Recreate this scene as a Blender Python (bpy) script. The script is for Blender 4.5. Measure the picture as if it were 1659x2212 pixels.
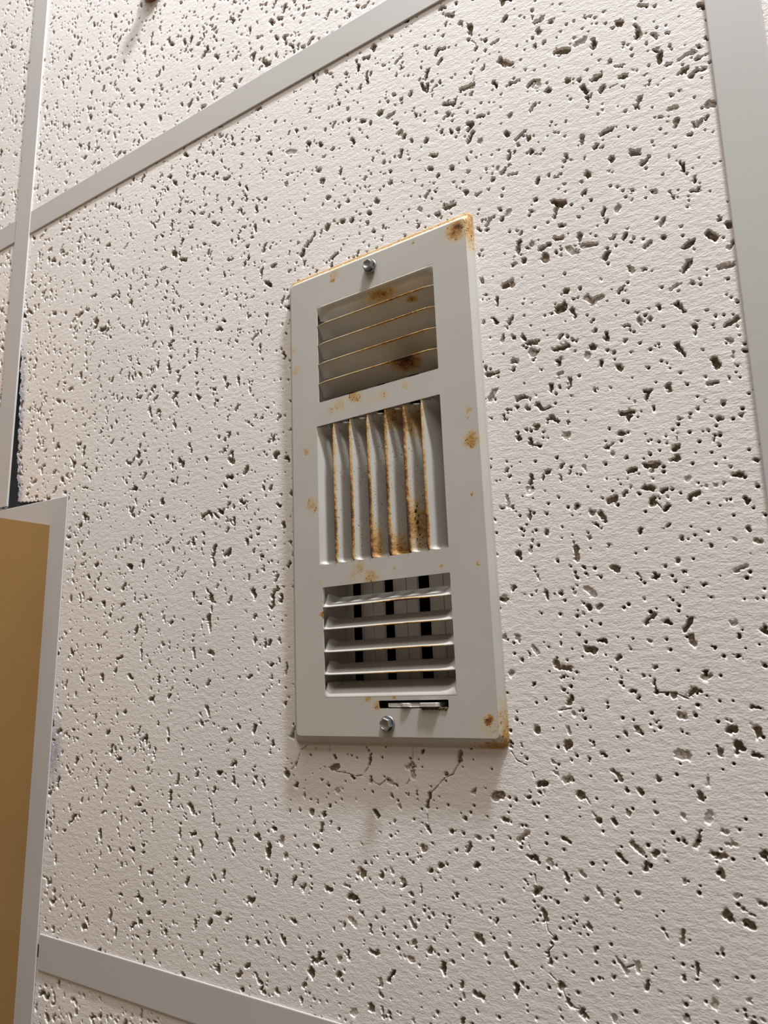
import bpy, bmesh, math, random
import numpy as np
from mathutils import Matrix, Vector

# ------------------------------------------------------------------ reset
for o in list(bpy.data.objects):
    bpy.data.objects.remove(o, do_unlink=True)
scene = bpy.context.scene
COL = scene.collection
ZC = 2.4                       # height of the ceiling tile face above the floor
MM = 0.001

# ------------------------------------------------------------------ camera
cam_d = bpy.data.cameras.new('camera')
cam = bpy.data.objects.new('camera', cam_d)
COL.objects.link(cam)
right = Vector((0.83228793, 0.02144015, 0.5539288))
down = Vector((-0.12835764, 0.97954896, 0.15494561))
fwd = Vector((-0.53927833, -0.20006036, 0.81801879))
m = Matrix.Identity(4)
for i in range(3):
    m[i][0] = right[i]
    m[i][1] = -down[i]
    m[i][2] = -fwd[i]
m[0][3], m[1][3], m[2][3] = 0.62144174, 0.40242182, ZC - 0.35101485
cam.matrix_world = m
cam_d.sensor_fit = 'HORIZONTAL'
cam_d.sensor_width = 36.0
cam_d.lens = 1619.795 / 1659.0 * 36.0
cam_d.clip_start = 0.01
cam_d.dof.use_dof = True
cam_d.dof.focus_distance = 0.43
cam_d.dof.aperture_fstop = 30.0
scene.camera = cam

# ------------------------------------------------------------------ world, lamps, exposure
world = bpy.data.worlds.new('room_light')
scene.world = world
world.use_nodes = True
bg = world.node_tree.nodes['Background']
bg.inputs['Color'].default_value = (1.0, 0.83, 0.69, 1)
bg.inputs['Strength'].default_value = 0.19

def area(name, loc, target, sx, sy, power, col):
    d = bpy.data.lights.new(name, 'AREA')
    d.shape = 'RECTANGLE'
    d.size, d.size_y = sx, sy
    d.energy = power
    d.color = col
    o = bpy.data.objects.new(name, d)
    COL.objects.link(o)
    o.location = loc
    dv = Vector(target) - Vector(loc)
    o.rotation_euler = dv.to_track_quat('-Z', 'Y').to_euler()
    return o
# the bar lamp high on the wall beyond the top of the picture
area('wall_lamp_light', (0.83, -1.02, ZC - 0.225), (0.30, 0.1, ZC - 0.02), 0.20, 0.085, 31.0, (0.945, 0.965, 1.0))
# a small cool lamp nearer the ceiling, just past the top of the picture
area('cool_lamp_light', (0.26, -0.62, ZC - 0.13), (0.26, -0.15, ZC), 0.12, 0.05, 1.0, (0.80, 0.90, 1.0))
# broad soft fill added on that side, brightens the ceiling towards it
area('soft_fill_light', (0.55, -1.30, ZC - 0.75), (0.35, 0.2, ZC), 1.5, 0.9, 18.5, (1.0, 0.955, 0.915))

vs = scene.view_settings
vs.view_transform = 'Standard'
vs.look = 'None'
vs.gamma = 1.0
vs.use_curve_mapping = False
vs.exposure = 0.0

# ------------------------------------------------------------------ helpers
def link(name, me, mat=None, parent=None):
    o = bpy.data.objects.new(name, me)
    COL.objects.link(o)
    if mat is not None:
        me.materials.append(mat)
    if parent is not None:
        o.parent = parent
    return o

def empty(name, loc=(0, 0, 0), rz=0.0):
    o = bpy.data.objects.new(name, None)
    COL.objects.link(o)
    o.location = loc
    o.rotation_euler = (0, 0, rz)
    o.empty_display_size = 0.05
    return o

def bm_mesh(name, bm, smooth=False):
    me = bpy.data.meshes.new(name)
    bmesh.ops.recalc_face_normals(bm, faces=bm.faces)
    bm.to_mesh(me)
    bm.free()
    if smooth:
        for p in me.polygons:
            p.use_smooth = True
    return me

class N:
    """tiny node helper"""
    def __init__(self, name):
        self.mat = bpy.data.materials.new(name)
        self.mat.use_nodes = True
        self.t = self.mat.node_tree
        self.b = self.t.nodes['Principled BSDF']
    def n(self, typ, **kw):
        nd = self.t.nodes.new(typ)
        for k, v in kw.items():
            setattr(nd, k, v)
        return nd
    def l(self, a, b):
        self.t.links.new(a, b)
    def put(self, sock, v):
        if hasattr(v, 'is_linked'):
            self.l(v, sock)
        else:
            sock.default_value = v
    def math(self, op, a, b=None, clamp=False):
        nd = self.n('ShaderNodeMath', operation=op, use_clamp=clamp)
        self.put(nd.inputs[0], a)
        if b is not None:
            self.put(nd.inputs[1], b)
        return nd.outputs[0]
    def noise(self, scale, detail=3, rough=0.55, vec=None, dist=0.0):
        nd = self.n('ShaderNodeTexNoise')
        nd.inputs['Scale'].default_value = scale
        nd.inputs['Detail'].default_value = detail
        nd.inputs['Roughness'].default_value = rough
        nd.inputs['Distortion'].default_value = dist
        if vec is not None:
            self.l(vec, nd.inputs['Vector'])
        return nd.outputs['Fac']
    def ramp(self, fac, stops, interp='LINEAR'):
        nd = self.n('ShaderNodeValToRGB')
        cr = nd.color_ramp
        cr.interpolation = interp
        while len(cr.elements) < len(stops):
            cr.elements.new(0.5)
        for e, (p, c) in zip(cr.elements, stops):
            e.position = p
            e.color = (*c, 1) if len(c) == 3 else c
        self.l(fac, nd.inputs['Fac'])
        return nd.outputs['Color']
    def rng(self, v, a, b, c=0.0, d=1.0, smooth=True):
        nd = self.n('ShaderNodeMapRange')
        nd.interpolation_type = 'SMOOTHSTEP' if smooth else 'LINEAR'
        self.put(nd.inputs['Value'], v)
        nd.inputs['From Min'].default_value = a
        nd.inputs['From Max'].default_value = b
        nd.inputs['To Min'].default_value = c
        nd.inputs['To Max'].default_value = d
        return nd.outputs['Result']
    def mix(self, fac, a, b):
        nd = self.n('ShaderNodeMix', data_type='RGBA')
        self.put(nd.inputs[0], fac)
        for s, v in ((nd.inputs[6], a), (nd.inputs[7], b)):
            if hasattr(v, 'is_linked'):
                self.l(v, s)
            else:
                s.default_value = (*v, 1)
        return nd.outputs[2]
    def bump(self, h, strength, dist):
        nd = self.n('ShaderNodeBump')
        nd.inputs['Strength'].default_value = strength
        nd.inputs['Distance'].default_value = dist
        self.l(h, nd.inputs['Height'])
        return nd.outputs['Normal']

def coords(M):
    return M.n('ShaderNodeTexCoord').outputs['Object']

# ------------------------------------------------------------------ materials
def mat_tile():
    M = N('acoustic_tile_paint')
    co = coords(M)
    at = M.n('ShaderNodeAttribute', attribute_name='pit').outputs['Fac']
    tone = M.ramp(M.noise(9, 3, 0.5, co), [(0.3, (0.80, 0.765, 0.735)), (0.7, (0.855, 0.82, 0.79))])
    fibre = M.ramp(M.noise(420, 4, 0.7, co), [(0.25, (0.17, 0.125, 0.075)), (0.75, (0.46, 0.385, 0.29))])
    edge = M.math('ADD', at, M.math('MULTIPLY', M.math('SUBTRACT', M.noise(900, 2, 0.6, co), 0.5), 0.0012))
    # where a tile is too far off to model its pits the material carries them
    far = M.n('ShaderNodeAttribute', attribute_name='far').outputs['Fac']
    fp = M.math('MULTIPLY', far, M.rng(M.noise(300, 2, 0.55, co, 0.3), 0.625, 0.66))
    fac = M.math('MAXIMUM', M.rng(edge, 0.0005, 0.0016), fp)
    sme = M.n('ShaderNodeAttribute', attribute_name='smear').outputs['Fac']
    sme = M.math('MULTIPLY', sme, M.rng(M.noise(300, 3, 0.6, co), 0.3, 0.65, 0.35, 1.0))
    tone = M.mix(sme, tone, (0.38, 0.41, 0.48))
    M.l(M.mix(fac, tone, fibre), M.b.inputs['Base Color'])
    M.b.inputs['Roughness'].default_value = 0.75
    M.b.inputs['Specular IOR Level'].default_value = 0.25
    # rolled paint: fine stipple plus a little streaking
    mp = M.n('ShaderNodeMapping')
    mp.inputs['Scale'].default_value = (0.9, 1.6, 1.0)
    M.l(co, mp.inputs['Vector'])
    g1 = M.noise(760, 3, 0.6, mp.outputs['Vector'], 0.4)
    g2 = M.noise(230, 2, 0.5, mp.outputs['Vector'])
    h = M.math('ADD', M.math('MULTIPLY', g1, 0.55), M.math('MULTIPLY', g2, 0.7))
    h = M.math('SUBTRACT', h, M.math('MULTIPLY', fp, 1.6))
    M.l(M.bump(h, 0.5, 0.0008), M.b.inputs['Normal'])
    return M.mat

def mat_plain(name, col, rough=0.45, spec=0.5, var=0.04, scale=60, metal=0.0, bump=0.0):
    M = N(name)
    co = coords(M)
    a = tuple(max(0, c * (1 - var)) for c in col)
    b = tuple(min(1, c * (1 + var)) for c in col)
    n = M.noise(scale, 3, 0.5, co)
    M.l(M.ramp(n, [(0.3, a), (0.7, b)]), M.b.inputs['Base Color'])
    M.b.inputs['Roughness'].default_value = rough
    M.b.inputs['Specular IOR Level'].default_value = spec
    M.b.inputs['Metallic'].default_value = metal
    if bump:
        M.l(M.bump(M.noise(scale * 20, 2, 0.5, co), 0.3, bump), M.b.inputs['Normal'])
    return M.mat

PAINT_A, PAINT_B = (0.492, 0.474, 0.434), (0.532, 0.513, 0.472)
RUST = [(0.0, (0.60, 0.55, 0.44)), (0.22, (0.55, 0.43, 0.23)), (0.5, (0.41, 0.215, 0.052)),
        (0.75, (0.18, 0.062, 0.014)), (1.0, (0.05, 0.022, 0.010))]

def mat_faceplate(spots, edges):
    """cream enamel; every rust bloom is a stain with its own place and size"""
    M = N('cream_enamel_rusted')
    co = coords(M)
    warp = M.n('ShaderNodeVectorMath', operation='SCALE')
    nz = M.n('ShaderNodeTexNoise')
    nz.inputs['Scale'].default_value = 260
    nz.inputs['Detail'].default_value = 3
    M.l(co, nz.inputs['Vector'])
    sub = M.n('ShaderNodeVectorMath', operation='SUBTRACT')
    M.l(nz.outputs['Color'], sub.inputs[0])
    sub.inputs[1].default_value = (0.5, 0.5, 0.5)
    M.l(sub.outputs[0], warp.inputs[0])
    warp.inputs['Scale'].default_value = 0.006
    ad = M.n('ShaderNodeVectorMath', operation='ADD')
    M.l(co, ad.inputs[0])
    M.l(warp.outputs[0], ad.inputs[1])
    flat = M.n('ShaderNodeVectorMath', operation='MULTIPLY')
    M.l(ad.outputs[0], flat.inputs[0])
    flat.inputs[1].default_value = (1, 1, 0)
    wv = flat.outputs[0]
    tot = None
    for (x, y, r, a) in spots:
        d = M.n('ShaderNodeVectorMath', operation='DISTANCE')
        M.l(wv, d.inputs[0])
        d.inputs[1].default_value = (x * MM, y * MM, 0)
        v = M.rng(d.outputs['Value'], r * 0.1 * MM, r * 2.1 * MM, a, 0.0)
        tot = v if tot is None else M.math('MAXIMUM', tot, v)
    for (x0, x1, y0, y1, w, h, a) in edges:          # soft boxes along edges
        sp = M.n('ShaderNodeSeparateXYZ')
        M.l(wv, sp.inputs[0])
        fx = M.math('MULTIPLY', M.rng(sp.outputs[0], (x0 - w) * MM, (x0 + w) * MM),
                    M.rng(sp.outputs[0], (x1 - w) * MM, (x1 + w) * MM, 1, 0))
        fy = M.math('MULTIPLY', M.rng(sp.outputs[1], (y0 - h) * MM, (y0 + h) * MM),
                    M.rng(sp.outputs[1], (y1 - h) * MM, (y1 + h) * MM, 1, 0))
        tot = M.math('MAXIMUM', tot, M.math('MULTIPLY', M.math('MULTIPLY', fx, fy), a))
    mott = M.noise(330, 4, 0.7, co)
    speck = M.rng(M.noise(900, 2, 0.5, co), 0.60, 0.70, 0, 0.75)
    k = M.math('ADD', M.math('MULTIPLY', tot, M.math('ADD', M.math('MULTIPLY', mott, 0.9), 0.42)),
               M.math('MULTIPLY', speck, M.rng(tot, 0.1, 0.5)), clamp=True)
    paint = M.ramp(M.noise(28, 3, 0.5, co), [(0.3, PAINT_A), (0.7, PAINT_B)])
    rust = M.ramp(k, RUST)
    M.l(M.mix(M.rng(k, 0.0, 0.46), paint, rust), M.b.inputs['Base Color'])
    M.l(M.rng(k, 0.1, 0.7, 0.36, 0.85), M.b.inputs['Roughness'])
    M.b.inputs['Specular IOR Level'].default_value = 0.45
    M.l(M.bump(M.math('MULTIPLY', mott, M.rng(k, 0.3, 0.8)), 0.4, 0.0006), M.b.inputs['Normal'])
    return M.mat

def mat_blade():
    """enamel with rust driven by the 'rust' amount stored along each blade"""
    M = N('louver_enamel_rusted')
    co = coords(M)
    at = M.n('ShaderNodeAttribute', attribute_name='rust').outputs['Fac']
    sp = M.n('ShaderNodeAttribute', attribute_name='speck').outputs['Fac']
    mott = M.noise(300, 5, 0.75, co)
    fine = M.noise(1100, 2, 0.6, co)
    k = M.math('ADD', M.math('MULTIPLY', at, M.math('ADD', M.math('MULTIPLY', mott, 2.1), -0.22)),
               M.math('MULTIPLY', M.rng(fine, 0.62, 0.70, 0, 1.0), sp), clamp=True)
    paint = M.ramp(M.noise(45, 3, 0.5, co), [(0.3, PAINT_A), (0.7, PAINT_B)])
    M.l(M.mix(M.rng(k, 0.10, 0.34), paint, M.ramp(k, RUST)), M.b.inputs['Base Color'])
    M.l(M.rng(k, 0.1, 0.7, 0.36, 0.9), M.b.inputs['Roughness'])
    M.l(M.bump(M.math('MULTIPLY', mott, M.rng(k, 0.2, 0.8)), 0.5, 0.0008), M.b.inputs['Normal'])
    return M.mat

M_TILE = mat_tile()
M_TBAR = mat_plain('grid_enamel_white', (0.54, 0.525, 0.51), 0.42, 0.45, 0.02, 12)
M_TRIM = mat_plain('wall_angle_enamel', (0.54, 0.525, 0.51), 0.45, 0.4, 0.025, 10)
M_WEB = mat_plain('galvanised_web', (0.20, 0.23, 0.25), 0.45, 0.5, 0.1, 80)
M_WALL = mat_plain('tan_wall_paint', (0.222, 0.122, 0.038), 0.6, 0.3, 0.03, 25, bump=0.0003)
M_BLOCK = mat_plain('light_block_dark', (0.02, 0.02, 0.02), 0.9, 0.1)  # near-black, for the added slab that blocks world light
M_DUCT = mat_plain('duct_metal_shade_dark', (0.03, 0.028, 0.025), 0.7, 0.2, 0.15, 60)  # grey metal with the shade inside the duct put into its colour
M_DAMP = mat_plain('damper_enamel', (0.50, 0.47, 0.43), 0.5, 0.4, 0.12, 70)
M_ZINC = mat_plain('zinc_screw', (0.36, 0.37, 0.37), 0.36, 0.5, 0.2, 500, metal=0.85)
M_LEVER = mat_plain('worn_lever_metal', (0.62, 0.60, 0.57), 0.4, 0.5, 0.12, 200, metal=0.25)
M_CRUST = mat_plain('rust_crust', (0.10, 0.07, 0.04), 0.9, 0.2, 0.5, 600, bump=0.0006)
M_BRONZE = mat_plain('brown_bronze', (0.22, 0.10, 0.05), 0.45, 0.5, 0.15, 200, metal=0.3)

# ------------------------------------------------------------------ ceiling
ceiling = empty('ceiling', (0, 0, ZC))
ceiling['kind'] = 'structure'
ceiling['label'] = 'white fissured acoustic drop ceiling of square tiles in a metal grid'

# lattice: 0.3 mm base step, cells of 4 steps = 1.2 mm
STEP = 0.0003
SUB = 4

def value_noise(rng, ny, nx, k):
    gy, gx = ny // k + 3, nx // k + 3
    g = rng.random((gy, gx), dtype=np.float32)
    y = np.arange(ny, dtype=np.float32) / k
    x = np.arange(nx, dtype=np.float32) / k
    iy, ix = y.astype(int), x.astype(int)
    fy, fx = (y - iy)[:, None], (x - ix)[None, :]
    fy = fy * fy * (3 - 2 * fy)
    fx = fx * fx * (3 - 2 * fx)
    r0 = g[iy]
    r1 = g[iy + 1]
    a = r0[:, ix] * (1 - fx) + r0[:, ix + 1] * fx
    b = r1[:, ix] * (1 - fx) + r1[:, ix + 1] * fx
    return a * (1 - fy) + b * fy - 0.5

def carve(D, W, u0, v0, pts, rad, depth, amp, wall):
    """press a capsule chain (metres) into the depth field D; returns its bounding box"""
    pts = np.asarray(pts, dtype=np.float32)
    R = max(rad) + amp * 0.5 + STEP * 2
    ny, nx = D.shape
    x0 = max(0, int((pts[:, 0].min() - R - u0) / STEP))
    x1 = min(nx, int((pts[:, 0].max() + R - u0) / STEP) + 2)
    y0 = max(0, int((pts[:, 1].min() - R - v0) / STEP))
    y1 = min(ny, int((pts[:, 1].max() + R - v0) / STEP) + 2)
    if x1 <= x0 or y1 <= y0:
        return
    X = (u0 + np.arange(x0, x1, dtype=np.float32) * STEP)[None, :]
    Y = (v0 + np.arange(y0, y1, dtype=np.float32) * STEP)[:, None]
    best = None
    if len(pts) == 1:
        best = np.hypot(X - pts[0, 0], Y - pts[0, 1]) - rad[0]
    else:
        for i in range(len(pts) - 1):
            ax, ay = pts[i]
            bx, by = pts[i + 1]
            dx, dy = bx - ax, by - ay
            L2 = dx * dx + dy * dy + 1e-12
            t = np.clip(((X - ax) * dx + (Y - ay) * dy) / L2, 0, 1)
            d = np.hypot(X - ax - t * dx, Y - ay - t * dy) - (rad[i] + (rad[i + 1] - rad[i]) * t)
            best = d if best is None else np.minimum(best, d)
    if amp:
        best = best + W[y0:y1, x0:x1] * amp
    q = np.clip(-best / wall, 0, 1)
    q = q * q * (3 - 2 * q)
    floor = depth * (1.0 + 0.7 * W[y0:y1, x0:x1]) if amp else depth
    D[y0:y1, x0:x1] = np.maximum(D[y0:y1, x0:x1], q * floor)

def random_pits(rnd, D, W, u0, v0, su, sv, dens_f, dens_p, keep=None):
    area_cm2 = su * sv * 1e4
    for _ in range(int(area_cm2 * dens_f)):
        x, y = u0 + rnd.random() * su, v0 + rnd.random() * sv
        if keep is not None and not keep(x, y):
            continue
        a = rnd.gauss(math.pi / 2, 0.85)
        big = rnd.random()
        L = (0.0008 + 0.0022 * rnd.random()) if big < 0.66 else (0.0028 + 0.0034 * rnd.random())
        n = 2 if L < 0.003 else 3
        r0 = 0.00060 + 0.0006 * rnd.random() + (0.0007 * rnd.random() if big > 0.75 else 0)
        pts, rad = [], []
        px, py = x - math.cos(a) * L / 2, y - math.sin(a) * L / 2
        for k in range(n):
            pts.append((px, py))
            rad.append(r0 * (0.65 + 0.7 * rnd.random()))
            a2 = a + rnd.uniform(-0.6, 0.6)
            px += math.cos(a2) * L / (n - 1)
            py += math.sin(a2) * L / (n - 1)
        dep = 0.0018 + 0.0028 * rnd.random()
        carve(D, W, u0, v0, pts, rad, dep, 0.0013, 0.0004)
    for _ in range(int(area_cm2 * dens_p)):
        x, y = u0 + rnd.random() * su, v0 + rnd.random() * sv
        r = 0.00050 + 0.00048 * rnd.random() ** 1.5
        carve(D, W, u0, v0, [(x, y)], [r], 0.0030 + 0.0020 * rnd.random(), 0.0, 0.00030)

def build_tile(name, u0, v0, nu, nv, seed, fine, near=None, smear=None, drop=None, warp=None, extra=None, keep=None, dens=(0.66, 1.35), hide=None):
    """nu x nv cells of 1.2 mm; cells touched by a pit are cut finer"""
    rng = np.random.default_rng(seed)
    rnd = random.Random(seed)
    ny, nx = nv * SUB + 1, nu * SUB + 1
    cell = STEP * SUB
    W = value_noise(rng, ny, nx, 3) * 0.9 + value_noise(rng, ny, nx, 8) * 0.9
    D = np.zeros((ny, nx), np.float32)
    random_pits(rnd, D, W, u0, v0, nu * cell, nv * cell, dens[0], dens[1], keep)
    if extra is not None:
        extra(D, W, u0, v0)
    big = None
    if near is not None:                     # beyond 'near' the tile is plain 4.8 mm cells
        nu, nv = nu // 4 * 4, nv // 4 * 4
        ny, nx = nv * SUB + 1, nu * SUB + 1
        D = D[:ny, :nx].copy()
        su = u0 + (np.arange(nu // 4) + 0.5) * cell * 4
        sv = v0 + (np.arange(nv // 4) + 0.5) * cell * 4
        SU, SV = np.meshgrid(su, sv)
        big = ~near(SU, SV)
        mask = np.repeat(np.repeat(big, 4, 0), 4, 1)
        fm = np.zeros((ny, nx), bool)
        fm[:-1, :-1] = np.repeat(np.repeat(mask, SUB, 0), SUB, 1)
        fm[1:, 1:] |= fm[:-1, :-1].copy()
        D[fm] = 0
    # which cells hold relief
    touched = np.zeros((nv, nu), bool)
    for a in range(SUB + 1):
        for b in range(SUB + 1):
            touched |= D[a:a + nv * SUB:SUB, b:b + nu * SUB:SUB] > 1e-6
    cu = u0 + (np.arange(nu) + 0.5) * cell
    cv = v0 + (np.arange(nv) + 0.5) * cell
    CU, CV = np.meshgrid(cu, cv)
    level = np.where(touched, fine(CU, CV), 1)
    alive = np.ones((nv, nu), bool)
    if drop is not None:
        alive &= ~drop(CU, CV)
    if hide is not None:
        level = np.where(hide(CU, CV), np.maximum(level, 2), level)
    quads = []
    if big is not None:
        alive &= ~mask
        j, i = np.nonzero(big if drop is None else big & ~drop(SU, SV))
        k = SUB * 4
        y, x = j * k, i * k
        quads.append(np.stack([y * nx + x, (y + k) * nx + x, (y + k) * nx + x + k, y * nx + x + k], 1))
    for lv in (1, 2, 4):
        j, i = np.nonzero(alive & (level == lv))
        s = SUB // lv
        for a in range(lv):
            for b in range(lv):
                y = j * SUB + a * s
                x = i * SUB + b * s
                quads.append(np.stack([y * nx + x, (y + s) * nx + x, (y + s) * nx + x + s, y * nx + x + s], 1))
    Q = np.concatenate(quads).astype(np.int64)
    keys, invq = np.unique(Q.ravel(), return_inverse=True)
    ky, kx = keys // nx, keys % nx
    co = np.empty((len(keys), 3), np.float32)
    co[:, 0] = u0 + kx * STEP
    co[:, 1] = v0 + ky * STEP
    dep = D[ky, kx]
    # a vertex on the border of a coarse cell must stay on the face
    co[:, 2] = dep
    if warp is not None:
        warp(co)
    me = bpy.data.meshes.new(name)
    nq = len(Q)
    me.vertices.add(len(keys))
    me.vertices.foreach_set('co', co.ravel())
    me.loops.add(nq * 4)
    me.loops.foreach_set('vertex_index', invq.astype(np.int32).ravel())
    me.polygons.add(nq)
    me.polygons.foreach_set('loop_start', np.arange(0, nq * 4, 4, dtype=np.int32))
    me.polygons.foreach_set('use_smooth', np.ones(nq, bool))
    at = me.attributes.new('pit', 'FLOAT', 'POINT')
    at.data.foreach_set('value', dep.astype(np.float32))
    if big is not None:
        at = me.attributes.new('far', 'FLOAT', 'POINT')
        at.data.foreach_set('value', fm[ky, kx].astype(np.float32))
    if smear is not None:
        at = me.attributes.new('smear', 'FLOAT', 'POINT')
        at.data.foreach_set('value', smear(co).astype(np.float32))
    me.update(calc_edges=True)
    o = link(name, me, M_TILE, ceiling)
    return o, nq

T = 0.5858          # clear opening between grid flanges
BW = 0.0238         # flange width
EDGE = 0.0078       # how far a tile reaches over the flange
CELL = STEP * SUB
NT = int(round((T + 2 * EDGE) / CELL))

VU, VV, VTH = 0.38995, 0.29815, -0.02004     # register centre and turn
cth, sth = math.cos(VTH), math.sin(VTH)

def to_local(U, V):
    return cth * (U - VU) + sth * (V - VV), -sth * (U - VU) + cth * (V - VV)

def main_drop(U, V):
    x, y = to_local(U, V)
    return ((np.abs(x) < 0.049) & (np.abs(y) < 0.1295)) | ((U < 0.074) & (V > 0.2735))

def u_edge(v):
    """worn left edge of the cut tile beside the grid bar"""
    b = np.interp(v, [0.085, 0.12, 0.18, 0.222, 0.245, 0.258, 0.27], [-0.009, 0.001, 0.0058, 0.0085, 0.0125, 0.0155, 0.017])
    r = 0.0010 * np.sin(v * 310 + 0.6) + 0.0007 * np.sin(v * 870) + 0.0004 * np.sin(v * 2300 + 1.0) + 0.0003 * np.sin(v * 4100)
    return b + r * np.clip((v - 0.11) / 0.02, 0, 1)

def v_edge(u):
    b = np.interp(u, [0.0, 0.014, 0.03, 0.05, 0.066, 0.075], [0.2565, 0.2583, 0.2605, 0.2622, 0.2650, 0.275])
    return b + 0.0005 * np.sin(u * 1100) + 0.0003 * np.sin(u * 2700 + 2.0)

def main_warp(co):
    s = (co[:, 1] < 0.28) & (co[:, 0] < 0.03)
    e = u_edge(co[:, 1])
    co[:, 0] = np.where(s, np.maximum(co[:, 0], e), co[:, 0])
    s2 = (co[:, 0] < 0.074) & (co[:, 1] < 0.28)
    co[:, 1] = np.where(s2, np.minimum(co[:, 1], v_edge(co[:, 0])), co[:, 1])

def main_hide(U, V):
    return ((U < 0.022) & (V > 0.08) & (V < 0.28)) | ((U < 0.08) & (V > 0.252) & (V < 0.28))

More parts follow.
